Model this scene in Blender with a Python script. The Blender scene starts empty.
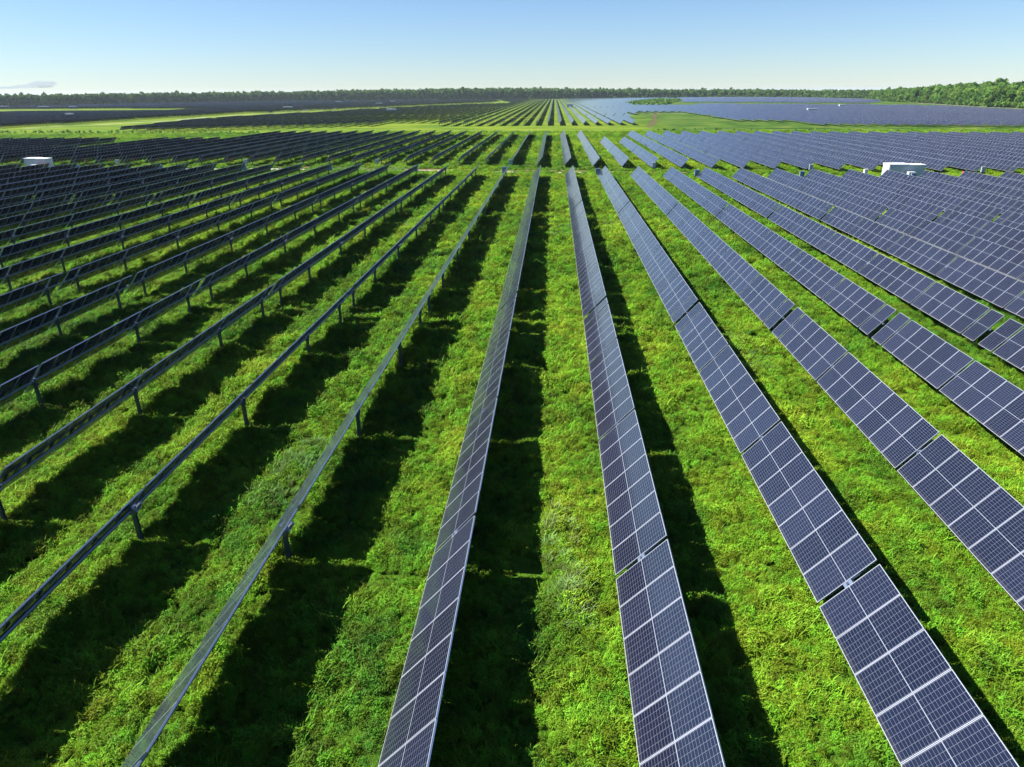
import bpy, math, random
import numpy as np
from mathutils import Matrix, Vector
random.seed(7); RNG = np.random.default_rng(11)
scene = bpy.context.scene
COL = scene.collection

# ------------------------------------------------------------------ camera
cam_d = bpy.data.cameras.new("camera"); cam = bpy.data.objects.new("camera", cam_d); COL.objects.link(cam)
cam_d.sensor_width = 36; cam_d.lens = 24.047; cam_d.clip_start = 0.3; cam_d.clip_end = 30000
cR = Vector((0.99833527, 0.05722889, -0.00717954)); cU = Vector((-0.01582179, 0.39143064, 0.92007159)); cF = Vector((-0.05546497, 0.91842632, -0.39168448))
HUB = 1.65                                   # height of the torque tube axis over the ground
cam.matrix_world = Matrix(((cR.x, cU.x, -cF.x, 0), (cR.y, cU.y, -cF.y, 0), (cR.z, cU.z, -cF.z, 13.331 + HUB), (0, 0, 0, 1)))
scene.camera = cam
# ------------------------------------------------------------------ sky, sun, exposure
SUN_EL = math.radians(47); SUN_AZ = math.radians(270.5)       # compass: 0 = +Y, 90 = +X
world = bpy.data.worlds.new("World"); scene.world = world; world.use_nodes = True
wn = world.node_tree; bg = wn.nodes["Background"]
sky = wn.nodes.new("ShaderNodeTexSky"); sky.sky_type = 'NISHITA'; sky.sun_disc = False
sky.sun_elevation = SUN_EL; sky.sun_rotation = SUN_AZ
sky.altitude = 50; sky.air_density = 1.0; sky.dust_density = 0.0; sky.ozone_density = 3.0
tint = wn.nodes.new('ShaderNodeMix'); tint.data_type = 'RGBA'; tint.blend_type = 'MULTIPLY'; tint.inputs[0].default_value = 1; tint.inputs[7].default_value = (0.765, 0.90, 1.12, 1)
wn.links.new(sky.outputs[0], tint.inputs[6]); wn.links.new(tint.outputs[2], bg.inputs[0]); bg.inputs[1].default_value = 0.040
sun_d = bpy.data.lights.new("sun", 'SUN'); sun_d.energy = 5.0; sun_d.angle = math.radians(0.53); sun_d.color = (1.0, 0.95, 0.86)
sun = bpy.data.objects.new("sun", sun_d); COL.objects.link(sun)
sdir = Vector((math.sin(SUN_AZ) * math.cos(SUN_EL), math.cos(SUN_AZ) * math.cos(SUN_EL), math.sin(SUN_EL)))
sun.rotation_euler = sdir.to_track_quat('Z', 'Y').to_euler(); sun.location = (0, 0, 60)
scene.view_settings.view_transform = 'Standard'; scene.view_settings.look = 'None'
scene.view_settings.exposure = 1.65; scene.view_settings.gamma = 1
scene.cycles.max_bounces = 6; scene.cycles.diffuse_bounces = 1; scene.cycles.glossy_bounces = 3
scene.cycles.transmission_bounces = 3; scene.cycles.transparent_max_bounces = 6; scene.cycles.caustics_reflective = False

# ------------------------------------------------------------------ small node helpers
class NT:
    def __init__(s, name, kind='mat'):
        s.m = bpy.data.materials.new(name); s.m.use_nodes = True; s.t = s.m.node_tree
        s.b = s.t.nodes["Principled BSDF"]; s.out = s.t.nodes["Material Output"]
    def n(s, typ, **kw):
        nd = s.t.nodes.new(typ)
        for k, v in kw.items(): setattr(nd, k, v)
        return nd
    def link(s, a, b): s.t.links.new(a, b)
    def val(s, sock, v):
        if isinstance(v, (int, float)): sock.default_value = v
        elif isinstance(v, tuple): sock.default_value = v if len(v) == len(sock.default_value) else v + (1,)
        else: s.link(v, sock)
    def math(s, op, a, b=None, c=None, clamp=False):
        nd = s.n("ShaderNodeMath", operation=op); nd.use_clamp = clamp
        s.val(nd.inputs[0], a)
        if b is not None: s.val(nd.inputs[1], b)
        if c is not None: s.val(nd.inputs[2], c)
        return nd.outputs[0]
    def mix(s, f, a, b):
        nd = s.n("ShaderNodeMix", data_type='RGBA'); s.val(nd.inputs[0], f); s.val(nd.inputs[6], a); s.val(nd.inputs[7], b); return nd.outputs[2]
    def ramp(s, f, stops):
        nd = s.n("ShaderNodeValToRGB"); cr = nd.color_ramp
        while len(cr.elements) < len(stops): cr.elements.new(0.5)
        for e, (p, c) in zip(cr.elements, stops): e.position = p; e.color = c if len(c) == 4 else c + (1,)
        s.link(f, nd.inputs[0]); return nd.outputs[0]
    def noise(s, vec, scale, detail=3, rough=.55, dist=0.0):
        nd = s.n("ShaderNodeTexNoise"); s.link(vec, nd.inputs['Vector']); nd.inputs['Scale'].default_value = scale
        nd.inputs['Detail'].default_value = detail; nd.inputs['Roughness'].default_value = rough; nd.inputs['Distortion'].default_value = dist
        return nd.outputs['Fac']
    def pos(s): return s.n("ShaderNodeNewGeometry").outputs['Position']
    def scaled(s, vec, sc):
        nd = s.n("ShaderNodeVectorMath", operation='MULTIPLY'); s.link(vec, nd.inputs[0]); nd.inputs[1].default_value = sc; return nd.outputs[0]
    def set(s, **kw):
        for k, v in kw.items(): s.val(s.b.inputs[k.replace('_', ' ')], v)
        return s
def simple(name, col, rough=.6, metal=0.0, noise=None, spec=None):
    t = NT(name); t.set(Roughness=rough, Metallic=metal)
    if noise:
        f = t.noise(t.pos(), noise[0], 4)
        t.val(t.b.inputs['Base Color'], t.mix(f, tuple(c * noise[1] for c in col) + (1,), tuple(min(1, c * noise[2]) for c in col) + (1,)))
    else: t.b.inputs['Base Color'].default_value = col + (1,)
    if spec is not None: t.b.inputs['Specular IOR Level'].default_value = spec
    return t.m
M = {}
M['galv'] = simple('galvanised steel', (0.20, 0.25, 0.34), .42, .75, (3.0, .75, 1.15))
M['post'] = simple('shade-tinted post steel', (0.10, 0.14, 0.22), .5, .6, (3.0, .8, 1.1))  # darker, bluer steel: shade and reflected sky on posts put into the colour
M['alu'] = simple('anodised aluminium', (0.45, 0.50, 0.60), .38, .8)
M['white'] = simple('white painted steel', (0.78, 0.79, 0.80), .45, 0, (.8, .9, 1.03))
M['housing'] = simple('container paint', (0.40, 0.45, 0.52), .5, 0, (.8, .9, 1.05))
M['palegrey'] = simple('pale grey cabinet paint', (0.28, 0.33, 0.40), .5, 0, (1.2, .85, 1.1))
M['offwhite'] = simple('grey painted steel', (0.50, 0.53, 0.57), .5, 0, (1.2, .85, 1.1))
M['bluegrey'] = simple('blue grey cabinet paint', (0.16, 0.24, 0.38), .4, 0, (2.0, .85, 1.1))
M['dark'] = simple('dark rubber and grilles', (0.03, 0.03, 0.035), .7)
M['concrete'] = simple('concrete', (0.36, 0.35, 0.33), .85, 0, (2.0, .8, 1.15))
M['red'] = simple('red paint', (0.5, 0.07, 0.08), .5)
M['glass'] = simple('vehicle glass', (0.02, 0.03, 0.04), .08)
M['bark'] = simple('bark', (0.13, 0.10, 0.075), .9, 0, (1.5, .6, 1.2))

def front_material():
    """Glass over dark half-cut cells; UV counts modules: u across the table 0..1, v one unit for each module."""
    t = NT('solar glass front')
    uv = t.n("ShaderNodeUVMap"); sep = t.n("ShaderNodeSeparateXYZ"); t.link(uv.outputs[0], sep.inputs[0])
    u = sep.outputs[0]; vv = sep.outputs[1]; v = t.math('FRACT', vv)
    def inside(x, lo, hi):      # 1 where lo < x < hi
        return t.math('MULTIPLY', t.math('GREATER_THAN', x, lo), t.math('LESS_THAN', x, hi))
    frame = t.math('SUBTRACT', 1.0, t.math('MULTIPLY', inside(u, .0075, .9925), inside(v, .0135, .9865)))
    mid = t.math('LESS_THAN', t.math('ABSOLUTE', t.math('SUBTRACT', u, .5)), .0048)
    cu = t.math('PINGPONG', t.math('MULTIPLY', t.math('SUBTRACT', u, .5), 24.0), .5)
    cv = t.math('PINGPONG', t.math('MULTIPLY', t.math('DIVIDE', t.math('SUBTRACT', v, .03), .94), 6.0), .5)
    lu = t.math('LESS_THAN', cu, .038); lv = t.math('LESS_THAN', cv, .022)
    grid = t.math('MAXIMUM', lu, lv)
    # tone changes a little from module to module
    wn_ = t.n("ShaderNodeTexWhiteNoise", noise_dimensions='3D')
    cmb = t.n("ShaderNodeCombineXYZ"); t.link(t.math('FLOOR', vv), cmb.inputs[0]); 
    oi = t.n("ShaderNodeObjectInfo"); t.link(oi.outputs['Random'], cmb.inputs[1]); t.link(cmb.outputs[0], wn_.inputs['Vector'])
    cell = t.mix(wn_.outputs['Value'], (0.0025, 0.004, 0.012), (0.007, 0.010, 0.024))
    c = t.mix(grid, cell, (0.085, 0.092, 0.125)); c = t.mix(mid, c, (0.17, 0.19, 0.23)); c = t.mix(frame, c, (0.25, 0.27, 0.32))
    c = t.mix(t.math('MULTIPLY', t.math('POWER', t.noise(t.pos(), 1.3, 5, .7), 3.0), .03), c, (0.30, 0.27, 0.23))
    c = t.mix(t.math('MULTIPLY', t.math('SUBTRACT', 1.0, t.math('MULTIPLY', u, 14.0), clamp=True), .05), c, (0.32, 0.29, 0.24))
    dust = t.noise(t.pos(), .9, 3)
    t.set(Base_Color=c, Metallic=0.0, IOR=1.5)
    t.set(Roughness=t.math('MULTIPLY_ADD', dust, .10, .07))
    t.b.inputs['Specular IOR Level'].default_value = 0.5
    t.b.inputs['Sheen Weight'].default_value = .6; t.b.inputs['Sheen Roughness'].default_value = .16
    return t.m
def back_material():
    t = NT('solar glass back')
    uv = t.n("ShaderNodeUVMap"); sep = t.n("ShaderNodeSeparateXYZ"); t.link(uv.outputs[0], sep.inputs[0])
    u = sep.outputs[0]; v = t.math('FRACT', sep.outputs[1])
    e = t.math('LESS_THAN', t.math('MINIMUM', v, t.math('SUBTRACT', 1.0, v)), .035)
    c = t.mix(e, (0.004, 0.008, 0.026), (0.18, 0.24, 0.38))
    t.set(Base_Color=c, Roughness=.25); t.b.inputs['Specular IOR Level'].default_value = 0.2
    return t.m
M['front'] = front_material(); M['back'] = back_material()

def grass_tones(t, p, amount=1.0):
    """Large-scale colour of the meadow, shared by the soil sheet and the plants on it."""
    big = t.noise(p, .035, 3, .6); midn = t.noise(p, .35, 4, .65, .6); st = t.noise(t.scaled(p, (1.0, .12, 1)), .5, 3)
    f = t.math('ADD', t.math('MULTIPLY', big, .45), t.math('ADD', t.math('MULTIPLY', midn, .35), t.math('MULTIPLY', st, .2)))
    return f
def leaf_material(name, ca, cb, cc, trans=.32, rough=.6):
    t = NT(name); p = t.pos(); f = grass_tones(t, p)
    c = t.ramp(f, [(.40, ca), (.50, cb), (.61, cc)])
    oi = t.n("ShaderNodeObjectInfo")
    hs = t.n("ShaderNodeHueSaturation"); t.link(c, hs.inputs['Color'])
    t.link(t.math('MULTIPLY_ADD', oi.outputs['Random'], .05, .475), hs.inputs['Hue'])
    t.link(t.math('MULTIPLY_ADD', oi.outputs['Random'], 1.0, .55), hs.inputs['Value'])
    t.set(Base_Color=hs.outputs[0], Roughness=rough); t.b.inputs['Specular IOR Level'].default_value = .12
    tr = t.n("ShaderNodeBsdfTranslucent"); t.link(hs.outputs[0], tr.inputs[0])
    mx = t.n("ShaderNodeMixShader"); mx.inputs[0].default_value = trans
    t.link(t.b.outputs[0], mx.inputs[1]); t.link(tr.outputs[0], mx.inputs[2]); t.link(mx.outputs[0], t.out.inputs[0])
    return t.m
M['blade'] = leaf_material('grass blades', (0.055, 0.145, 0.012), (0.138, 0.262, 0.013), (0.265, 0.36, 0.024))
M['leaf'] = leaf_material('meadow leaves', (0.042, 0.125, 0.012), (0.112, 0.225, 0.012), (0.215, 0.315, 0.020))
M['straw'] = leaf_material('pale seed heads', (0.11, 0.20, 0.05), (0.15, 0.24, 0.07), (0.2, 0.28, 0.1), .3)
def ground_material():
    t = NT('meadow ground'); p = t.pos(); f = grass_tones(t, p)
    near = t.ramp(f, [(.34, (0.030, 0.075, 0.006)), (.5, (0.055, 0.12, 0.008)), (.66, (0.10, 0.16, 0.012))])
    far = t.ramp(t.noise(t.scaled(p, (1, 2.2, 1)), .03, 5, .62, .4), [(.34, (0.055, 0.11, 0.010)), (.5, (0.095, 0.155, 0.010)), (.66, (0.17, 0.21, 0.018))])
    sp = t.n("ShaderNodeSeparateXYZ"); t.link(p, sp.inputs[0])
    wob = t.math('MULTIPLY_ADD', t.noise(p, .05, 3), 30.0, sp.outputs[0])
    mx_ = t.n("ShaderNodeMapRange"); t.link(wob, mx_.inputs[0]); mx_.inputs[1].default_value = 48; mx_.inputs[2].default_value = 72
    clr = t.ramp(t.noise(t.scaled(p, (1, 1.6, 1)), .06, 5, .65, .5), [(.40, (0.020, 0.050, 0.008)), (.48, (0.040, 0.090, 0.010)), (.54, (0.06, 0.12, 0.014)), (.62, (0.11, 0.13, 0.03))])
    far = t.mix(mx_.outputs[0], far, clr)
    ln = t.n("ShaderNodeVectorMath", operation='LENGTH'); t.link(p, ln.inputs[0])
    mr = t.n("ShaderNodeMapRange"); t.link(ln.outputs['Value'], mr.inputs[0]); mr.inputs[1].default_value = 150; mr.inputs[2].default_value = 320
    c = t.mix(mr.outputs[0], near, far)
    fine = t.noise(p, 2.5, 5, .7)
    c2 = t.mix(t.math('MULTIPLY', fine, .6), c, t.mix(.5, c, (0.02, 0.04, 0.01)))
    t.set(Base_Color=c2, Roughness=.95); t.b.inputs['Specular IOR Level'].default_value = .05
    bp = t.n("ShaderNodeBump"); bp.inputs['Strength'].default_value = .8; bp.inputs['Distance'].default_value = .5
    t.link(t.noise(p, 1.2, 6, .7), bp.inputs['Height']); t.link(bp.outputs[0], t.b.inputs['Normal'])
    return t.m
M['ground'] = ground_material()
def dirt_material(name, a, b, sc=.8):
    t = NT(name); p = t.pos(); t.set(Base_Color=t.mix(t.noise(p, sc, 5, .65), a, b), Roughness=.95)
    t.b.inputs['Specular IOR Level'].default_value = .1; return t.m
M['dirt'] = dirt_material('reddish dirt', (0.10, 0.06, 0.035), (0.22, 0.14, 0.08))
M['trail'] = dirt_material('dark trampled earth', (0.045, 0.04, 0.02), (0.11, 0.08, 0.045), .4)
M['gravel'] = dirt_material('pale gravel', (0.22, 0.22, 0.18), (0.38, 0.37, 0.32))
M['weed'] = dirt_material('dark weeds', (0.03, 0.05, 0.012), (0.07, 0.09, 0.02), .5)
def crown_material(name, a, b, c):
    t = NT(name); p = t.pos(); f = t.noise(p, .16, 4, .65)
    col = t.ramp(f, [(.35, a), (.5, b), (.66, c)])
    oi = t.n("ShaderNodeObjectInfo"); hs = t.n("ShaderNodeHueSaturation"); t.link(col, hs.inputs['Color'])
    t.link(t.math('MULTIPLY_ADD', oi.outputs['Random'], .5, .75), hs.inputs['Value'])
    t.set(Base_Color=hs.outputs[0], Roughness=.9); t.b.inputs['Specular IOR Level'].default_value = .05
    tr = t.n("ShaderNodeBsdfTranslucent"); t.link(hs.outputs[0], tr.inputs[0]); mx = t.n("ShaderNodeMixShader"); mx.inputs[0].default_value = .25
    t.link(t.b.outputs[0], mx.inputs[1]); t.link(tr.outputs[0], mx.inputs[2]); t.link(mx.outputs[0], t.out.inputs[0]); return t.m
M['crown'] = crown_material('tree foliage', (0.038, 0.11, 0.022), (0.085, 0.18, 0.032), (0.16, 0.25, 0.045))

# ------------------------------------------------------------------ mesh helpers
class MB:
    def __init__(s): s.v = []; s.f = []; s.m = []; s.uv = []
    def quad(s, pts, mi=0, uv=None):
        i = len(s.v); s.v += [tuple(p) for p in pts]; s.f.append(tuple(range(i, i + len(pts)))); s.m.append(mi)
        s.uv += uv if uv else [(0, 0)] * len(pts)
    def box(s, x0, x1, y0, y1, z0, z1, mi=0, top=None, uvtop=None, bot=None):
        c = [(x0, y0, z0), (x1, y0, z0), (x1, y1, z0), (x0, y1, z0), (x0, y0, z1), (x1, y0, z1), (x1, y1, z1), (x0, y1, z1)]
        F = [(0, 3, 2, 1), (4, 5, 6, 7), (0, 1, 5, 4), (1, 2, 6, 5), (2, 3, 7, 6), (3, 0, 4, 7)]
        for k, f in enumerate(F):
            uv = None; m_ = mi
            if k == 1 and top is not None: m_ = top; uv = uvtop
            if k == 0 and bot is not None: m_ = bot; uv = [uvtop[0], uvtop[3], uvtop[2], uvtop[1]] if uvtop else None
            s.quad([c[j] for j in f], m_, uv)
    def tube(s, p0, p1, r, n=8, mi=0, r1=None):
        p0 = Vector(p0); p1 = Vector(p1); d = (p1 - p0).normalized(); a = d.orthogonal().normalized(); b = d.cross(a); r1 = r if r1 is None else r1
        A = [p0 + r * (a * math.cos(2 * math.pi * k / n) + b * math.sin(2 * math.pi * k / n)) for k in range(n)]
        B = [p1 + r1 * (a * math.cos(2 * math.pi * k / n) + b * math.sin(2 * math.pi * k / n)) for k in range(n)]
        for k in range(n): s.quad([A[k], A[(k + 1) % n], B[(k + 1) % n], B[k]], mi)
        s.quad(A[::-1], mi); s.quad(B, mi)
    def mesh(s, name, mats):
        me = bpy.data.meshes.new(name); me.from_pydata(s.v, [], s.f)
        for m_ in mats: me.materials.append(M[m_])
        me.polygons.foreach_set('material_index', s.m)
        l = me.uv_layers.new(name='UVMap'); l.data.foreach_set('uv', np.array(s.uv, 'f').ravel()); me.update(); return me
def link(name, me, parent=None, loc=None, rot=None):
    o = bpy.data.objects.new(name, me); COL.objects.link(o)
    if parent: o.parent = parent
    if loc is not None: o.location = loc
    if rot is not None: o.rotation_euler = rot
    return o
def tag(o, label=None, cat=None, group=None, kind=None):
    if label: o['label'] = label
    if cat: o['category'] = cat
    if group: o['group'] = group
    if kind: o['kind'] = kind
    return o
ONES = ['', 'first', 'second', 'third', 'fourth', 'fifth', 'sixth', 'seventh', 'eighth', 'ninth', 'tenth', 'eleventh', 'twelfth', 'thirteenth', 'fourteenth',
        'fifteenth', 'sixteenth', 'seventeenth', 'eighteenth', 'nineteenth']
def ordinal(n):
    if n < 20: return ONES[n]
    tens = {2: ('twentieth', 'twenty'), 3: ('thirtieth', 'thirty'), 4: ('fortieth', 'forty'), 5: ('fiftieth', 'fifty'), 6: ('sixtieth', 'sixty'), 7: ('seventieth', 'seventy')}[n // 10]
    return tens[0] if n % 10 == 0 else tens[1] + '-' + ONES[n % 10]

# ------------------------------------------------------------------ ground
def undul(x, y):
    return .05 * np.sin(x * .9 + 1.3 * np.sin(y * .31)) * np.sin(y * .55 + .7) + .04 * np.sin(x * 2.1 + y * .8) * np.sin(y * 1.7 - x * .6)
xs = np.concatenate([-np.geomspace(60, 9000, 26)[::-1], np.arange(-59, 60, .6), np.geomspace(60, 9000, 26)])
ys = np.concatenate([[-3000, -400, -60, -10], np.arange(2, 70, .6), np.geomspace(71, 12000, 50)])
X, Y = np.meshgrid(xs, ys); fade = np.clip((90 - np.hypot(X, Y)) / 40, 0, 1)
Z = undul(X, Y) * fade
n_x, n_y = len(xs), len(ys)
idx = np.arange(n_x * n_y).reshape(n_y, n_x)
me = bpy.data.meshes.new('ground')
me.from_pydata(np.stack([X, Y, Z], -1).reshape(-1, 3).tolist(), [], np.stack([idx[:-1, :-1], idx[:-1, 1:], idx[1:, 1:], idx[1:, :-1]], -1).reshape(-1, 4).tolist())
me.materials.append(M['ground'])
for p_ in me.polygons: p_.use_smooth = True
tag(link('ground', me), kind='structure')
def ribbon(name, pts, w, mat, z=.02, jit=.25, seg=4.0, kind='structure'):
    b = MB(); P_ = []
    for (a, c) in zip(pts[:-1], pts[1:]):
        a = Vector(a); c = Vector(c); n = max(1, int((c - a).length / seg))
        for i in range(n): P_.append(a.lerp(c, i / n))
    P_.append(Vector(pts[-1])); L = []; R_ = []
    for i, q in enumerate(P_):
        d = (P_[min(i + 1, len(P_) - 1)] - P_[max(i - 1, 0)]).normalized(); nrm = Vector((-d.y, d.x))
        L.append(q + nrm * w * (.5 + random.uniform(-jit, jit))); R_.append(q - nrm * w * (.5 + random.uniform(-jit, jit)))
    for i in range(len(P_) - 1):
        b.quad([(*R_[i], z), (*R_[i + 1], z), (*L[i + 1], z), (*L[i], z)])
    return tag(link(name, b.mesh(name, [mat])), kind=kind)
ribbon('dirt_track', [(-150, 157.5), (-56, 154.5), (-32, 149.5), (-8, 147), (9, 145), (29, 142), (60, 134), (110, 127)], 1.5, 'dirt', .16)
ribbon('gravel_track', [(-150, 152.5), (-56, 150), (-36, 147.5), (-22, 146.5)], 2.6, 'gravel', .14)
ribbon('gravel_path', [(-14, 144.5), (-2, 143.5), (12, 142)], 1.0, 'gravel', .14, .45)
ribbon('dirt_path', [(-131, 162.5), (-50, 164), (-9.5, 158.5), (10.4, 154), (32, 150.5), (75, 139)], .8, 'dirt', .16)
ribbon('dirt_trail', [(42.7, 332), (47, 360), (52, 391), (60, 440), (70, 520), (76, 541)], 2.6, 'trail', .05, .6)
ribbon('gravel_road', [(-266, 352), (-250, 405), (-242, 450), (-250, 515), (-248, 598), (-228, 709), (-190, 850)], 2.2, 'gravel', .05, .5)
ribbon('gravel_lane', [(56, 551), (98, 541)], 3.0, 'gravel', .05)
ribbon('gravel_verge', [(372, 560), (378, 640), (392, 731), (418, 850), (438, 950)], 4, 'gravel', .05)

# ------------------------------------------------------------------ solar trackers
P = 5.8816; X0 = -2.9956; W = 2.158; PITCH = 1.295; SLIT = .18; GAP = .3; TH = .035; TILT = math.radians(48.9)
def layout(bays):
    """start offset of each module and the post positions"""
    y = 0; mods = []; posts = []; spans = []
    for bi, n in enumerate(bays):
        spans.append((y, n))
        for i in range(n): mods.append(y + i * PITCH)
        y += n * PITCH
        if bi < len(bays) - 1: posts.append(y + SLIT / 2); y += SLIT
    return mods, posts, spans, y
BAY33 = (1, 5, 7, 7, 7, 5, 1); BAY28 = (1, 6, 7, 7, 6, 1)
L33 = layout(BAY33); L28 = layout(BAY28)
def table_box(b, y0, n, lo=0.0):
    uv = [(0, 0), (1, 0), (1, n), (0, n)]
    b.box(-W / 2, W / 2, y0 + .008, y0 + n * PITCH - .008, -TH, 0, 0, 1, uv, 2)
b = MB(); uv = [(0, 0), (1, 0), (1, 1), (0, 1)]
b.box(-W / 2, W / 2, .008, PITCH - .008, -TH, 0, 0, 1, uv, 2)
# frame lip standing proud under the glass
for (x0, x1, y0, y1) in [(-W / 2, -W / 2 + .03, .008, PITCH - .008), (W / 2 - .03, W / 2, .008, PITCH - .008), (-W / 2 + .03, W / 2 - .03, .008, .038), (-W / 2 + .03, W / 2 - .03, PITCH - .038, PITCH - .008)]:
    b.box(x0, x1, y0, y1, -TH - .012, -TH - .001, 0)
b.box(-.14, .14, PITCH / 2 - .06, PITCH / 2 + .06, -TH - .03, -TH - .002, 3)      # junction boxes
ME_MODULE = b.mesh('solar_module', ['alu', 'front', 'back', 'dark'])
b = MB(); b.box(-W / 2 * .62, W / 2 * .62, -.02, .02, -.085, -TH - .013); ME_RAIL = b.mesh('mounting_rail', ['galv'])
def tube_mesh(L, name):
    b = MB(); b.tube((0, -.1, -.155), (0, L + .1, -.155), .068, 10); return b.mesh(name, ['galv'])
ME_TUBE33 = tube_mesh(L33[3], 'torque_tube'); ME_TUBE28 = tube_mesh(L28[3], 'torque_tube')
b = MB(); hp = HUB - .24                                                           # I-section post
b.box(-.075, .075, -.055, -.047, -.1, hp); b.box(-.075, .075, .047, .055, -.1, hp); b.box(-.004, .004, -.047, .047, -.1, hp)
ME_POST = b.mesh('post', ['post'])
b = MB(); b.box(-.11, .11, -.06, -.05, hp - .16, hp + .02); b.box(-.11, .11, .05, .06, hp - .16, hp + .02); b.tube((0, -.05, HUB - .12), (0, .05, HUB - .12), .12, 12)
b.box(-.13, -.10, -.05, .05, hp - .02, HUB - .02); b.box(.10, .13, -.05, .05, hp - .02, HUB - .02)
ME_HEAD = b.mesh('bearing', ['post'])
b = MB(); b.box(-.14, .14, -.16, .16, -.34, -.02); b.tube((0, -.2, -.16), (0, .2, -.16), .15, 12); b.tube((.1, 0, -.25), (.42, 0, -.25), .06, 8)
ME_DRIVE = b.mesh('slew_drive', ['galv'])
def table_mesh(spans, name):
    b = MB()
    for (y0, n) in spans: table_box(b, y0, n)
    return b.mesh(name, ['alu', 'front', 'back'])
ME_TABLE28 = table_mesh(L28[2], 'panel_table')
TILT_ROW = {-1: 48.7, 0: 48.6, 1: 47.1, 2: 49.2, 3: 50.9}; DX_ROW = {-1: -.08, 0: -.08, 1: .016, 2: .04, 3: .08}
def row_phrase(k):
    if k == -1: return 'on the narrow grey row'
    if k >= 0: return '%s row right of the narrow grey row' % ordinal(k + 1)
    return '%s row left of the narrow grey row' % ordinal(-1 - k)
def tracker(k, y0, lay, tube, detail, where, group, x=None):
    xx = X0 + k * P + DX_ROW.get(k, 0) if x is None else x
    t = math.radians(TILT_ROW.get(k, 48.9) + (random.uniform(-.3, .3) if k in TILT_ROW else random.uniform(-1.5, 1.5)))
    root = bpy.data.objects.new('solar_tracker', None); COL.objects.link(root); root.location = (xx, y0, 0); root.empty_display_size = .3
    look = 'dark' if k < -1 else ('blue' if k > -1 else 'grey')
    tag(root, '%s tracker, %s, %s' % (look, where, row_phrase(k)), 'solar tracker', group)
    rot = (0, -t, 0)
    link('torque_tube', tube, root, (0, 0, HUB), rot)
    for yp in lay[1]:
        po = link('post', ME_POST, root, (-.155 * -math.sin(t) , yp, -.155 * math.cos(t) + .155))
        if detail >= 2: link('bearing', ME_HEAD, po)
    if detail >= 1:
        link('slew_drive', ME_DRIVE, root, (0, lay[1][len(lay[1]) // 2] if len(lay[1]) % 2 else lay[1][len(lay[1]) // 2 - 1], HUB), rot)
    if detail >= 1:
        for i, ym in enumerate(lay[0]):
            link('solar_module', ME_MODULE, root, (0, ym, HUB), (random.gauss(0, .0012), -t + random.gauss(0, .0025), 0))
    else:
        link('panel_table', ME_TABLE28, root, (0, 0, HUB), rot)
    if detail >= 2:
        for (s0, n) in lay[2]:
            for i in range(n + 1):
                if n == 1 and i == 0 and s0 > 1: pass
                link('mounting_rail', ME_RAIL, root, (0, s0 + min(max(i * PITCH, .03), n * PITCH - .03), HUB), rot)
    return root
def end1(k):
    if k <= -6: return 139.4 + .1 * (-6 - k)
    return 134.0 - .95 * k
def start2(k):
    if k < -5: return 156.0
    if k < 0: return 154.8
    return 150.6 - .95 * k
L1 = L33[3] + GAP
def view(x, y):           # inside the picture's width with some margin
    return -.86 * y - 12 < x < .70 * y + 14
B1 = [('near field rear section', 1), ('near field middle section', 2), ('near field front section', 3)]
n_track = 0
for (where, j) in B1:
    for k in range(-24, 20):
        y0 = end1(k) - L1 * j + GAP / 2 - j * (.43 if k < 0 else .25) + (.25 if k >= 0 else 0); xx = X0 + k * P
        if not view(xx, y0 + L1): continue
        if y0 + L1 < 9: continue
        tracker(k, y0, L33, ME_TUBE33, 2, where, 'solar trackers of the near field, before the dirt track'); n_track += 1
L2 = L28[3] + GAP
B2 = [('second field front section', 0), ('second field middle section', 1), ('second field rear section', 2)]
def far2(x):              # far edge of the second field
    return np.interp(x, [-200, -150, -141, -139, -131, -125, -106, -79, -55, 10, 60, 143, 200], [222, 226, 226, 210, 218, 237, 257, 265, 266, 266, 262, 230, 215])
for (where, j) in B2:
    for k in range(-34, 30):
        xx = X0 + k * P; y0 = start2(k) + L2 * j
        if not view(xx, y0 + L2): continue
        if y0 + L2 > far2(xx) + 14: continue
        if j == 2 and k in (3, 4): continue
        tracker(k, y0, L28, ME_TUBE28, 1 if j == 0 else 0, where, 'solar trackers of the second field, past the dirt track'); n_track += 1
# far fields: polygons on the ground in which rows stand
POLY = [
 [(-195, 310), (-171, 313), (-146, 322), (-105, 343), (-88, 355), (-28, 352), (39, 350), (49, 470), (60, 533), (94, 526), (97, 493), (93, 403), (99, 366), (122, 329), (194, 311), (250, 296), (290, 400), (308, 500), (322, 600), (320, 690), (298, 720), (155, 850),
  (143, 782), (84, 798), (114, 954), (160, 1310), (240, 1450), (240, 1680), (60, 1680), (-130, 1620), (-64, 1090), (-67, 1042), (-97, 961), (-140, 828), (-176, 660), (-182, 589), (-205, 486), (-210, 395)],
 [(188, 1034), (359, 862), (430, 985), (452, 1110), (500, 1230), (545, 1380), (400, 1640), (269, 1660), (222, 1365), (176, 1030)],
 [(-300, 330), (-277, 348), (-270, 384), (-272, 456), (-266, 530), (-262, 595), (-236, 647), (-214, 727), (-175, 880), (-140, 1000), (-104, 1120), (-96, 1330), (-130, 1620), (-330, 1590), (-540, 1500), (-640, 1350), (-740, 1190), (-900, 1080),
  (-900, 900), (-700, 840), (-576, 829), (-500, 838), (-470, 800), (-359, 770), (-358, 665), (-418, 690), (-540, 680)],
]
WEDGE = [[(-345, 905), (-250, 845), (-250, 860), (-345, 925)], [(-330, 1130), (-270, 1120), (-270, 1150), (-330, 1160)], [(-480, 760), (-350, 700), (-350, 735), (-450, 790)]]
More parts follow.
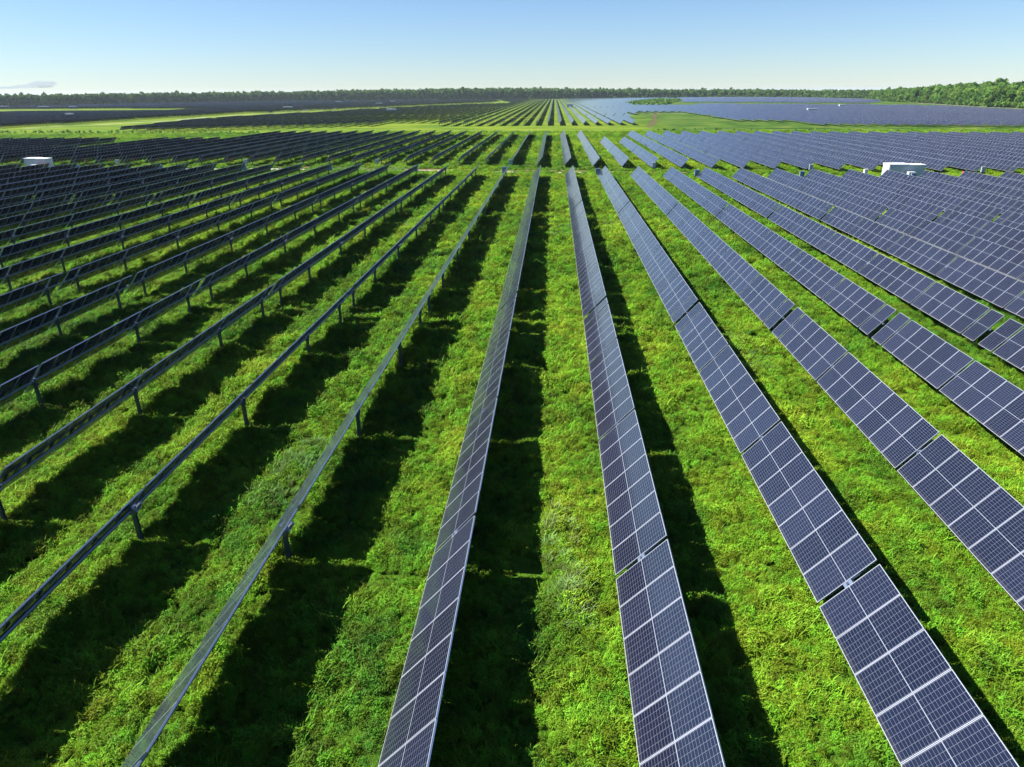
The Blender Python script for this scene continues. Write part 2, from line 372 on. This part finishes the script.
def inside(poly, x, y):
    c = False; j = len(poly) - 1
    for i in range(len(poly)):
        xi, yi = poly[i]; xj, yj = poly[j]
        if (yi > y) != (yj > y) and x < (xj - xi) * (y - yi) / (yj - yi) + xi: c = not c
        j = i
    return c
cand = []
for k in range(-126, 82):
    xx = X0 + k * P
    off = 352.5 if -100 < xx < 60 else (np.interp(xx, [-215, -171, -146, -105, -100], [309, 314, 323, 344, 350]) if -215 < xx <= -100 else (np.interp(xx, [90, 122, 194, 250], [352, 331, 312.5, 298]) if xx > 60 else 352.5))
    for r in range(-4, 36):
        y0 = off + r * (L2 + .6) + (5 if r > 2 else 0) + (6 if r > 8 else 0)
        if not view(xx, y0 + 20): continue
        if any(inside(w, xx, y0 + 19) for w in WEDGE): continue
        if any(inside(pl, xx, y0 + 1) and inside(pl, xx, y0 + 19) and inside(pl, xx, y0 + 36) for pl in POLY): cand.append((math.hypot(xx, y0 + 10), k, xx, y0, r))
cand.sort()
room = max(0, 298 - n_track)
# nearest ones as things
rank_name = {}
near3 = []
for c in cand:
    if len(near3) < room: near3.append(c)
rest = cand[len(near3):]
seen = {}
for d, k, xx, y0, r in sorted(near3, key=lambda c: c[3]):
    i = seen.get(k, 0) + 1; seen[k] = i
    side = 'third field right of the green clearing' if xx > 90 else ('dark third field past the gravel road' if xx < -212 else 'third field past the wide grass strip')
    tr_root = bpy.data.objects.new('solar_tracker', None); COL.objects.link(tr_root); tr_root.location = (xx, y0, 0)
    tag(tr_root, '%s tracker, third field, %s rank, %s' % ('dark' if k < -1 else 'pale', ordinal(i), row_phrase(k)), 'solar tracker', 'solar trackers of the distant third field')
    t = TILT + math.radians(random.uniform(-.6, .6))
    link('panel_table', ME_TABLE28, tr_root, (0, 0, HUB), (0, -t, 0)); link('torque_tube', ME_TUBE28, tr_root, (0, 0, HUB), (0, -t, 0))
    for yp in L28[1]: link('post', ME_POST, tr_root, (.1, yp, .05))
# the rest as one mass
b = MB()
for d, k, xx, y0, r in rest:
    t = TILT + math.radians(random.uniform(-.8, .8)); c_, s_ = math.cos(t), math.sin(t); i0 = len(b.v)
    b.box(-W / 2, W / 2, 0, L28[3], -TH, 0, 0, 1, [(0, 0), (1, 0), (1, 28), (0, 28)], 2)
    for q in range(i0, len(b.v)):
        vx, vy, vz = b.v[q]; b.v[q] = (xx + vx * c_ - vz * s_, y0 + vy, HUB + vx * s_ + vz * c_)
    for yp in (L28[1][0], L28[1][2], L28[1][4]): b.box(xx + .05, xx + .2, y0 + yp, y0 + yp + .12, 0, HUB - .15, 0)
far_me = b.mesh('distant_solar_trackers', ['alu', 'front', 'back'])
tag(link('distant_solar_trackers', far_me), 'mass of distant solar trackers covering the fields in front of the woods', 'solar trackers', kind='stuff')
print('trackers', n_track, len(near3), 'rest', len(rest))

# ------------------------------------------------------------------ cabinets at the row ends
def cabinet(x, y, label, white=False):
    root = bpy.data.objects.new('combiner_cabinet', None); COL.objects.link(root); root.location = (x, y, 0)
    tag(root, label, 'electrical cabinet', 'electrical cabinets at the row ends')
    m = 'palegrey' if white else 'bluegrey'; root.scale = (.72, .8, .85) if white else (.8, .8, .9)
    b = MB(); b.box(-.5, .5, -.17, .17, .95, 2.05); b.box(-.54, .54, -.21, .23, 2.052, 2.09); link('cabinet_body', b.mesh('cabinet_body', [m]), root)
    b = MB(); b.box(-.46, -.01, -.192, -.172, 1.0, 2.0); b.box(.01, .46, -.192, -.172, 1.0, 2.0); link('door', b.mesh('door', [m]), root)
    for sx in (-1, 1):
        b = MB(); b.box(sx * .42 - .04, sx * .42 + .04, -.04, .04, -.1, .95); link('leg', b.mesh('leg', ['galv']), root)
for k in (11, 8, 5, 2, -1, -4, -7, -10, -13, -16, -19):
    cabinet(X0 + k * P - .5, end1(k) + 1.1, 'blue cabinet at near field end, %s' % row_phrase(k))
for k in (14, 9, 4, -1, -6, -11, -16):
    cabinet(X0 + k * P - .3, start2(k) - 1.2, 'pale cabinet at second field start, %s' % row_phrase(k), True)

# ------------------------------------------------------------------ inverter stations
def station(x, y, L, label, H=2.55, D=2.6, simple_=False, name='inverter_station', cat='container'):
    root = bpy.data.objects.new(name, None); COL.objects.link(root); root.location = (x, y, 0)
    tag(root, label, cat, 'white inverter stations')
    b = MB(); b.box(-.4, L + .4, -.4, D + .4, -.1, .22); link('plinth', b.mesh('plinth', ['concrete']), root)
    b = MB(); La = L * .56
    b.box(0, La, 0, D, .221, H); b.box(La + .003, L, .06, D - .06, .221, H - .1)
    if not simple_:
        n = int(La / .28)
        for i in range(n): b.box(.1 + i * .28, .1 + i * .28 + .14, -.03, -.002, .4, H - .25)     # corrugation
        for i in range(int(D / .28) - 1): b.box(-.03, -.002, .2 + i * .28, .34 + i * .28, .4, H - .25)
    link('housing', b.mesh('housing', ['housing']), root)
    b = MB(); b.box(-.08, La + .06, -.08, D + .08, H + .002, H + .1); b.box(La + .07, L + .06, .0, D, H - .098, H + .0); link('roof', b.mesh('roof', ['white']), root)
    if not simple_:
        for (x0, x1) in ((La + .25, La + 1.15), (La + 1.35, L - .2)):
            b = MB(); b.box(x0, x1, .09, .118, .4, H - .6); o = link('door', b.mesh('door', ['offwhite']), root)
            b = MB(); b.box(x1 - .14, x1 - .1, .06, .089, 1.2, 1.45); link('handle', b.mesh('handle', ['dark']), o)
        for i in range(2):
            b = MB(); x0 = .5 + i * 1.6
            for q in range(7): b.box(x0, x0 + 1.0, -.052, -.031, 1.1 + q * .16, 1.2 + q * .16)
            link('vent_grille', b.mesh('vent_grille', ['offwhite']), root)
        b = MB(); b.box(La - .5, La + .6, -1.3, -.45, .0, 1.35); b.box(La - .54, La + .64, -1.34, -.41, 1.352, 1.42); link('transformer_box', b.mesh('transformer_box', ['offwhite']), root)
    return root
station(60.2, 131.8, 6.3, 'white container station in the corridor on the right, long grey-blue shaded side')
station(-114.2, 148.5, 4.6, 'white container station on the left behind the dark panels, beside the track')
FAR = [(-356, 516, 5, 'tiny white container in the dark panel field at the far left'),
       (-279, 745, 9, 'white container at the left of the far gravel road, before the woods'),
       (-640, 880, 14, 'long low white building beside the grass at the far left edge'),
       (-592, 868, 9, 'small white building right of the longest one at the far left'),
       (-138, 598, 8, 'flat white container among the dark panels left of centre'),
       (-238, 975, 8, 'small white container behind the dark field, left of centre'),
       (-362, 1210, 9, 'tiny white container close before the woods, left of centre'),
       (-278, 1236, 9, 'tiny pale container close before the woods, near the centre'),
       (175, 520, 6, 'small white container standing in the middle of the right-hand field'),
       (245, 650, 5, 'tiny white container further back in the right-hand field'),
       (-735, 930, 18, 'pale long building at the left edge under the woods')]
for (x, y, L, lab) in FAR: station(x, y, L, lab, H=3.2, simple_=True)
station(13, 765, 6, 'small blue-grey container between the white rows ahead', H=3.4, simple_=True)
# small white box beside the left station, a sign frame, red boxes in the corridor
def cabinet_box(name, x, y, w, d, h, mat, label, cat):
    root = bpy.data.objects.new(name, None); COL.objects.link(root); root.location = (x, y, 0); tag(root, label, cat)
    b = MB(); b.box(-w / 2, w / 2, -d / 2, d / 2, .1, h); link('body', b.mesh('body', [mat]), root)
    b = MB(); b.box(-w / 2 - .04, w / 2 + .04, -d / 2 - .04, d / 2 + .04, h + .002, h + .07); link('lid', b.mesh('lid', [mat]), root)
    b = MB(); b.box(-w / 2 + .06, w / 2 - .06, -d / 2 - .02, -d / 2 - .002, .25, h - .1); link('door', b.mesh('door', ['offwhite']), root)
    b = MB(); b.box(-w / 2 - .1, w / 2 + .1, -d / 2 - .1, d / 2 + .1, -.1, .098); link('base', b.mesh('base', ['concrete']), root)
cabinet_box('transformer', -126.3, 149.5, 2.0, 1.6, 2.1, 'white', 'small white transformer box left of the left container station', 'transformer')
cabinet_box('switch_box', -109.6, 148.0, .9, .7, 1.3, 'red', 'small red box on the grass right of the left container station', 'box')
cabinet_box('switch_box', -111.3, 146.8, 1.0, .8, 1.1, 'white', 'low white box between the left container station and the red box', 'box')
cabinet_box('switch_box', 73.5, 131.5, .9, .7, 1.3, 'red', 'small red box in the corridor right of the right container station', 'box')
cabinet_box('transformer', 57.2, 134.2, .6, .6, 1.5, 'offwhite', 'narrow grey cabinet left of the right container station', 'transformer')

# ------------------------------------------------------------------ vehicles far off on the gravel road
def wheel_mesh():
    b = MB(); b.tube((-.13, 0, 0), (.13, 0, 0), .38, 14, 0); b.tube((-.14, 0, 0), (.14, 0, 0), .2, 10, 1); return b.mesh('wheel', ['dark', 'alu'])
ME_WHEEL = wheel_mesh()
def pickup(x, y, rz, mat, label):
    root = bpy.data.objects.new('pickup_truck', None); COL.objects.link(root); root.location = (x, y, .05); root.rotation_euler = (0, 0, rz); tag(root, label, 'pickup truck')
    b = MB(); b.box(-.95, .95, -2.7, 2.7, .45, 1.0); b.box(-.93, .93, 1.0, 2.6, 1.002, 1.15)
    b.box(-.93, -.85, -2.65, -.7, 1.002, 1.35); b.box(.85, .93, -2.65, -.7, 1.002, 1.35); b.box(-.85, .85, -2.65, -2.57, 1.002, 1.35)
    link('body', b.mesh('body', [mat]), root)
    b = MB(); lo = [(-.9, -.68, 1.003), (.9, -.68, 1.003), (.9, .98, 1.003), (-.9, .98, 1.003)]; hi = [(-.75, -.5, 1.75), (.75, -.5, 1.75), (.75, .4, 1.75), (-.75, .4, 1.75)]
    b.quad(lo[::-1]); b.quad(hi, 1)
    for i in range(4): b.quad([lo[i], lo[(i + 1) % 4], hi[(i + 1) % 4], hi[i]], 0)
    link('cab', b.mesh('cab', ['glass', mat]), root)
    for sx in (-.85, .85):
        for sy in (-1.75, 1.75): link('wheel', ME_WHEEL, root, (sx, sy, .38))
pickup(-247, 630, .2, 'dark', 'dark pickup truck on the distant gravel road, left of centre')
pickup(-235, 735, .2, 'white', 'white pickup truck further along the distant gravel road')

# ------------------------------------------------------------------ trees
def crown_arrays(rng, h, r, nface, size, low=False):
    """leaf-clump quads spread over several lobes; returns verts (n,4,3)"""
    nl = rng.integers(6, 10); lob = []
    for i in range(nl):
        a = rng.uniform(0, 2 * math.pi); zz = rng.uniform(.28, .86); rr = r * rng.uniform(.15, .6) * (1.15 - .5 * abs(zz - .45))
        zz = zz if not low else .08 + (zz - .28) * 1.35
        lob.append((rr * math.cos(a), rr * math.sin(a), zz * h, r * rng.uniform(.38, .62), h * rng.uniform(.12, .2)))
    lob.append((0, 0, h * .82, r * .5, h * .17)); lob = np.array(lob)
    pick = rng.integers(0, len(lob), nface); L_ = lob[pick]
    d = rng.normal(size=(nface, 3)); d /= np.linalg.norm(d, axis=1)[:, None]
    rad = rng.uniform(.75, 1.08, nface)[:, None]
    c = L_[:, :3] + d * rad * np.stack([L_[:, 3], L_[:, 3], L_[:, 4]], 1)
    n = d + rng.normal(size=(nface, 3)) * .55; n /= np.linalg.norm(n, axis=1)[:, None]
    t1 = np.cross(n, rng.normal(size=(nface, 3))); t1 /= np.linalg.norm(t1, axis=1)[:, None]; t2 = np.cross(n, t1)
    s = size * rng.uniform(.6, 1.4, nface)[:, None]
    return np.stack([c - t1 * s - t2 * s * .7, c + t1 * s - t2 * s * .8, c + t1 * s * .8 + t2 * s, c - t1 * s * .9 + t2 * s * .8], 1)
def quads_to_mesh(name, q, mats, extra=None):
    n = len(q); me = bpy.data.meshes.new(name); me.vertices.add(n * 4); me.vertices.foreach_set('co', q.reshape(-1).astype('f'))
    me.loops.add(n * 4); me.loops.foreach_set('vertex_index', np.arange(n * 4, dtype='i')); me.polygons.add(n)
    me.polygons.foreach_set('loop_start', np.arange(0, n * 4, 4, dtype='i')); me.polygons.foreach_set('loop_total', np.full(n, 4, 'i'))
    for m_ in mats: me.materials.append(M[m_])
    me.update(calc_edges=True); me.validate(); return me
protos = []
for i in range(7):
    cm = quads_to_mesh('crown', crown_arrays(RNG, 1.0 * 20, 5.2 + RNG.uniform(-.6, 1.2), 1500, .42), ['crown'])
    b = MB(); b.tube((0, 0, -.2), (.2, .1, 8), .38, 8, 0, .24); b.tube((.2, .1, 8), (.4, 0, 15), .24, 6, 0, .08)
    for a in range(5):
        ang = a * 1.3 + i; b.tube((.2, .1, 6 + a * 1.3), (2.8 * math.cos(ang), 2.8 * math.sin(ang), 9.5 + a * 1.5), .12, 5, 0, .04)
    protos.append((cm, b.mesh('trunk', ['bark'])))
WB = [(-1060, 980), (-884, 1130), (-780, 1227), (-698, 1421), (-564, 1560), (-358, 1640), (-130, 1700), (111, 1740), (350, 1730), (530, 1560), (575, 1380), (520, 1230), (466, 1110), (441, 975), (420, 850), (394, 735), (381, 660), (377, 600), (374, 520), (372, 440)]
WH = [16, 16.2, 16.6, 17.6, 19, 21.5, 23, 20, 17, 14, 12, 12, 13.5, 15.5, 17.5, 18.5, 18, 17.5, 17, 17]
seg = [math.dist(a, c) for a, c in zip(WB[:-1], WB[1:])]; cum = np.concatenate([[0], np.cumsum(seg)])
wx = lambda s: np.interp(s, cum, [p[0] for p in WB]); wy = lambda s: np.interp(s, cum, [p[1] for p in WB]); wh = lambda s: np.interp(s, cum, WH)
R0 = cum[12]                                    # from here on the wood is near enough for single trees
s = cum[-1] - 2; singles = []
while s > R0:
    singles.append(s); s -= random.uniform(7.5, 10.5)
for i, s in enumerate(singles):
    a = random.randrange(len(protos)); hh = wh(s) * random.uniform(.82, 1.08) / 20 
    root = bpy.data.objects.new('broadleaf_tree', None); COL.objects.link(root)
    root.location = (wx(s) + random.uniform(-1, 2.5), wy(s) + random.uniform(-2, 2), 0); root.rotation_euler = (0, 0, random.uniform(0, 6.28)); root.scale = (hh * random.uniform(1, 1.3),) * 2 + (hh,)
    tag(root, 'green broadleaf tree, %s from the right along the right-hand wood edge' % ordinal(i + 1), 'tree', 'trees along the front of the right-hand wood')
    link('crown', protos[a][0], root); link('trunk', protos[a][1], root)
Q = []
for rank in range(5):
    s = 0.0
    while s < cum[-1]:
        near_part = s > cum[11]
        if not (rank == 0 and s > R0 + 4) :
            d = Vector((wx(s + 3) - wx(s - 3), wy(s + 3) - wy(s - 3))).normalized(); out = Vector((-d.y, d.x))       # to the far side of the wood
            x = wx(s) + out.x * rank * 8 + random.uniform(-2, 2); y = wy(s) + out.y * rank * 8 + random.uniform(-2, 2)
            h = wh(s) * random.uniform(.84, 1.06) * (1 + .02 * rank); r = h * random.uniform(.28, .40)
            if random.random() < .04: h *= 1.14
            q = crown_arrays(RNG, h, r, 380 if rank == 0 else 230, 1.0 if rank == 0 else 1.25, low=True)
            q[..., 2] = q[..., 2] * 1.02; q[..., 0] += x; q[..., 1] += y; Q.append(q)
        s += random.uniform(6.5, 9.5)
# low brush at the foot of the wood
s = 0.0
while s < cum[-1]:
    q = crown_arrays(RNG, random.uniform(3, 7), random.uniform(3, 5), 90, .8); q[..., 0] += wx(s) + random.uniform(-1, 1); q[..., 1] += wy(s) - 3; Q.append(q); s += 5
tag(link('far_wood', quads_to_mesh('far_wood', np.concatenate(Q), ['crown'])), 'long dark green wood along the horizon behind the solar fields', 'wood', kind='stuff')

# ------------------------------------------------------------------ weedy ditch lines
def weeds(name, pts, w, hgt, label, n_per_m=2.0):
    Q = []
    for a, c in zip(pts[:-1], pts[1:]):
        L = math.dist(a, c)
        for i in range(int(L * n_per_m)):
            f = random.random(); x = a[0] + (c[0] - a[0]) * f + random.gauss(0, w * .3); y = a[1] + (c[1] - a[1]) * f + random.gauss(0, w * .3)
            q = crown_arrays(RNG, hgt * random.uniform(.5, 1.5), hgt * .7, 14, .22); q[..., 0] += x; q[..., 1] += y; q[..., 2] -= .1; Q.append(q)
    return tag(link(name, quads_to_mesh(name, np.concatenate(Q), ['crown'])), label, 'weeds', kind='stuff')
weeds('ditch_weeds', [(-270, 318), (-249, 309), (-209, 306), (-174, 299), (-120, 296)], 3, 1.0, 'dark weeds along the ditch in the grass strip on the left', .9)
weeds('ditch_weeds', [(-60, 292), (-31.7, 291), (59, 282), (110, 268), (180, 250)], 1.5, .6, 'thin dark line of weeds along the far edge of the second field', 1.2)
weeds('ditch_weeds', [(44, 305), (80, 296), (120, 285), (200, 262)], 5, .9, 'scrubby dark weeds beside the dirt trail on the right', .5)

def scrub():
    Q = []
    for i in range(420):
        f = random.random(); x = 100 + 95 * f + random.uniform(-14, 14); y = 860 + 420 * f + random.uniform(-70, 70)
        q = crown_arrays(RNG, random.uniform(1.5, 4.5), random.uniform(2, 4), 30, .8, low=True); q[..., 0] += x; q[..., 1] += y; Q.append(q)
    tag(link('scrub_patch', quads_to_mesh('scrub_patch', np.concatenate(Q), ['crown'])), 'dark scrub in the distant clearing right of centre', 'scrub', kind='stuff')
scrub()
# ------------------------------------------------------------------ meadow plants
def clump(kind, rng, nblade, rad, hgt):
    V = []
    for i in range(nblade):
        a = rng.uniform(0, 2 * math.pi); rr = rad * math.sqrt(rng.uniform(0, 1)); x, y = rr * math.cos(a), rr * math.sin(a)
        if kind == 'blade':
            h = hgt * rng.uniform(.5, 1.1); la = rng.uniform(0, 2 * math.pi); lean = h * rng.uniform(.1, .7); wd = .011 * rng.uniform(.7, 1.5)
            dx, dy = math.cos(la), math.sin(la); px, py = -dy * wd, dx * wd
            m = (x + dx * lean * .3, y + dy * lean * .3, h * .62); tp = (x + dx * lean, y + dy * lean, h * (1 - .25 * rng.uniform(0, 1)))
            V.append([(x - px, y - py, -.03), (x + px, y + py, -.03), (m[0] + px, m[1] + py, m[2]), (m[0] - px, m[1] - py, m[2])])
            V.append([(m[0] - px, m[1] - py, m[2]), (m[0] + px, m[1] + py, m[2]), (tp[0] + px * .15, tp[1] + py * .15, tp[2]), (tp[0] - px * .15, tp[1] - py * .15, tp[2])])
        else:
            z = hgt * (1 - (rr / rad) ** 2 * .6) * rng.uniform(.45, 1.05); s = .021 * rng.uniform(.6, 1.6)
            n = np.array([x / rad * .7, y / rad * .7, 1.0]) + rng.normal(size=3) * .5; n /= np.linalg.norm(n)
            t1 = np.cross(n, rng.normal(size=3)); t1 /= np.linalg.norm(t1); t2 = np.cross(n, t1); c = np.array([x, y, z])
            V.append([tuple(c - t1 * s), tuple(c - t2 * s * .6), tuple(c + t1 * s), tuple(c + t2 * s * .6)])
    return np.array(V)
def proto(name, parts):
    qs = []; mats = []; mi = []
    for (q, m_) in parts: mats.append(m_); mi += [len(mats) - 1] * len(q); qs.append(q)
    me = quads_to_mesh(name, np.concatenate(qs), mats); me.polygons.foreach_set('material_index', mi[:len(me.polygons)])
    return bpy.data.objects.new(name, me)
PR = [proto('grass_tuft', [(clump('blade', RNG, 60, .22, .36), 'blade'), (clump('leaf', RNG, 150, .24, .26), 'leaf')]),
      proto('clover_tuft', [(clump('leaf', RNG, 300, .27, .30), 'leaf'), (clump('blade', RNG, 10, .24, .36), 'blade')]),
      proto('leafy_tuft', [(clump('leaf', RNG, 240, .22, .38), 'blade'), (clump('blade', RNG, 16, .22, .42), 'blade')])]
PS = [proto('seed_tuft', [(clump('blade', RNG, 34, .22, .55), 'straw'), (clump('blade', RNG, 22, .2, .4), 'blade')])]
def scatter_object(name, protos_, faces, label):
    """faces: list of (x0,x1,y0,y1,density,scale)"""
    V = []; F = []; D = []; S = []
    for (x0, x1, y0, y1, d, sc) in faces:
        i = len(V); V += [(x0, y0, .0), (x1, y0, .0), (x1, y1, .0), (x0, y1, .0)]; F.append((i, i + 1, i + 2, i + 3)); D.append(d); S.append(sc)
    me = bpy.data.meshes.new(name); me.from_pydata(V, [], F)
    a = me.attributes.new('dens', 'FLOAT', 'FACE'); a.data.foreach_set('value', D); a = me.attributes.new('scl', 'FLOAT', 'FACE'); a.data.foreach_set('value', S)
    me.materials.append(M['ground'])
    o = link(name, me); tag(o, label, 'grass', kind='stuff')
    g = bpy.data.node_groups.new(name, 'GeometryNodeTree'); g.interface.new_socket('Geometry', in_out='INPUT', socket_type='NodeSocketGeometry'); g.interface.new_socket('Geometry', in_out='OUTPUT', socket_type='NodeSocketGeometry')
    N = g.nodes.new; Lk = g.links.new
    gi = N('NodeGroupInput'); go = N('NodeGroupOutput'); dp = N('GeometryNodeDistributePointsOnFaces'); ip = N('GeometryNodeInstanceOnPoints')
    na = N('GeometryNodeInputNamedAttribute'); na.data_type = 'FLOAT'; na.inputs[0].default_value = 'dens'; Lk(na.outputs[0], dp.inputs['Density'])
    Lk(gi.outputs[0], dp.inputs['Mesh']); 
    sp_ = N('GeometryNodeSetPosition'); pn0 = N('GeometryNodeInputPosition'); nz0 = N('ShaderNodeTexNoise'); nz0.inputs['Scale'].default_value = .8; nz0.inputs['Detail'].default_value = 2; Lk(pn0.outputs[0], nz0.inputs['Vector'])
    ma0 = N('ShaderNodeMath'); ma0.operation = 'MULTIPLY_ADD'; Lk(nz0.outputs[0], ma0.inputs[0]); ma0.inputs[1].default_value = .45; ma0.inputs[2].default_value = -.22
    cx0 = N('ShaderNodeCombineXYZ'); Lk(ma0.outputs[0], cx0.inputs[2]); Lk(cx0.outputs[0], sp_.inputs['Offset']); Lk(dp.outputs['Points'], sp_.inputs[0]); Lk(sp_.outputs[0], ip.inputs['Points'])
    jn = N('GeometryNodeJoinGeometry')
    for p_ in protos_:
        oi = N('GeometryNodeObjectInfo'); oi.inputs['Object'].default_value = p_; oi.inputs['As Instance'].default_value = True; Lk(oi.outputs['Geometry'], jn.inputs[0])
    Lk(jn.outputs[0], ip.inputs['Instance']); ip.inputs['Pick Instance'].default_value = True
    rv = N('FunctionNodeRandomValue'); rv.data_type = 'FLOAT_VECTOR'; rv.inputs[0].default_value = (-.12, -.12, 0); rv.inputs[1].default_value = (.12, .12, 6.283); Lk(rv.outputs[0], ip.inputs['Rotation'])
    rs = N('FunctionNodeRandomValue'); rs.data_type = 'FLOAT'; rs.inputs[2].default_value = .7; rs.inputs[3].default_value = 1.35
    ns = N('GeometryNodeInputNamedAttribute'); ns.data_type = 'FLOAT'; ns.inputs[0].default_value = 'scl'
    mu = N('ShaderNodeMath'); mu.operation = 'MULTIPLY'; Lk(rs.outputs[1], mu.inputs[0]); Lk(ns.outputs[0], mu.inputs[1])
    # taller and shorter drifts
    pn = N('GeometryNodeInputPosition'); nz = N('ShaderNodeTexNoise'); nz.inputs['Scale'].default_value = .45; nz.inputs['Detail'].default_value = 3; Lk(pn.outputs[0], nz.inputs['Vector'])
    m2 = N('ShaderNodeMath'); m2.operation = 'MULTIPLY_ADD'; Lk(nz.outputs[0], m2.inputs[0]); m2.inputs[1].default_value = 3.0; m2.inputs[2].default_value = -.5
    m3 = N('ShaderNodeMath'); m3.operation = 'MULTIPLY'; Lk(mu.outputs[0], m3.inputs[0]); Lk(m2.outputs[0], m3.inputs[1]); Lk(m3.outputs[0], ip.inputs['Scale'])
    Lk(ip.outputs[0], go.inputs[0])
    md = o.modifiers.new('scatter', 'NODES'); md.node_group = g
    return o
faces = []
def strips(y0, y1, step, dens, sc, mx=0.0):
    y = y0
    while y < y1 - 1e-6:
        yn = min(y + step, y1); faces.append((-.86 * yn - 8, .74 * yn + 8, y, yn, dens, sc)); y = yn
TRACKS = [([(-150, 157.5), (-56, 154.5), (-32, 149.5), (-8, 147), (9, 145), (29, 142), (60, 134), (110, 127)], 1.15), ([(-150, 152.5), (-56, 150), (-36, 147.5), (-22, 146.5)], 1.6),
          ([(-14, 144.5), (-2, 143.5), (12, 142)], .8), ([(-131, 162.5), (-50, 164), (-9.5, 158.5), (10.4, 154), (32, 150.5), (75, 139)], .7)]
def on_track(x, y):
    for pts, w in TRACKS:
        for (ax, ay), (bx, by) in zip(pts[:-1], pts[1:]):
            dx, dy = bx - ax, by - ay; f = max(0, min(1, ((x - ax) * dx + (y - ay) * dy) / (dx * dx + dy * dy)))
            if math.hypot(x - ax - f * dx, y - ay - f * dy) < w: return True
    return False
strips(2, 30, 2, 32, .74); strips(30, 60, 3, 15, 1.0); strips(60, 126, 6, 6, 1.3); strips(168, 290, 10, 2.0, 1.8)
y_ = 126.0
while y_ < 168:
    x_ = -.86 * y_ - 4
    while x_ < .72 * y_ + 4:
        if not on_track(x_ + 1.5, y_ + .5): faces.append((x_, x_ + 3, y_, y_ + 1, 5, 1.2))
        x_ += 3
    y_ += 1
scatter_object('meadow_grass', PR, faces, 'lush green meadow grass and clover growing between and under the panel rows')
f2 = []
for (cx, cy, w, h, d) in [(.5, 19.5, 1.0, 6, 2.2), (.9, 17.5, 1.0, 3, 2), (-16, 84, 8, 7, 3), (-5.5, 80, 3, 6, 3), (1, 80, 3, 7, 3), (7, 84, 3.5, 6, 2.5), (-26, 92, 6, 6, 2.5), (19, 84, 5, 6, 2), (-30, 55, 3, 5, 4), (-40, 150, 24, 6, 1.2), (5, 149, 22, 5, 1.0), (-11, 25, 1.5, 6, 3), (12, 40, 2, 8, 2)]:
    f2.append((cx - w / 2, cx + w / 2, cy - h / 2, cy + h / 2, d * 4, .72))
scatter_object('pale_grass', PS, f2, 'pale drifts of tall seeding grass in the meadow')

# ------------------------------------------------------------------ small grey cloud low over the left horizon
def cloud():
    import bmesh
    bm = bmesh.new()
    for (x, y, z, rx, rz) in [(0, 0, 0, 85, 18), (55, 0, 4, 70, 22), (-80, 0, -14, 110, 12), (95, 0, 8, 45, 18), (-230, 0, -24, 200, 9), (20, 30, 14, 55, 15), (-10, 0, -16, 130, 10)]:
        mtx = Matrix.Translation((x, y, z)) @ Matrix.Diagonal((rx, 110, rz, 1)); bmesh.ops.create_icosphere(bm, subdivisions=3, radius=1, matrix=mtx)
    me = bpy.data.meshes.new('cloud'); bm.to_mesh(me); bm.free()
    m = bpy.data.materials.new('cloud vapour'); m.use_nodes = True; nt = m.node_tree; nt.nodes.remove(nt.nodes["Principled BSDF"])
    v = nt.nodes.new('ShaderNodeVolumePrincipled'); v.inputs['Color'].default_value = (.36, .44, .56, 1); v.inputs['Density'].default_value = .0045
    nt.links.new(v.outputs[0], nt.nodes['Material Output'].inputs['Volume']); me.materials.append(m)
    o = link('cloud', me, None, (-4310, 6000, 104), (0, 0, .62)); tag(o, kind='structure')
cloud()

# ------------------------------------------------------------------ haze
def haze():
    b = MB(); b.box(-9200, 9200, -3200, 12200, -1.5, 34, 0)
    me = b.mesh('haze', ['dark']); me.materials.clear()
    m = bpy.data.materials.new('haze'); m.use_nodes = True; nt = m.node_tree; nt.nodes.remove(nt.nodes["Principled BSDF"])
    v = nt.nodes.new('ShaderNodeVolumePrincipled'); v.inputs['Color'].default_value = (.72, .84, 1.0, 1); v.inputs['Density'].default_value = .00005; v.inputs['Anisotropy'].default_value = .2
    nt.links.new(v.outputs[0], nt.nodes['Material Output'].inputs['Volume']); me.materials.append(m)
    tag(link('haze', me), kind='stuff')
haze()
scene.cycles.volume_bounces = 0
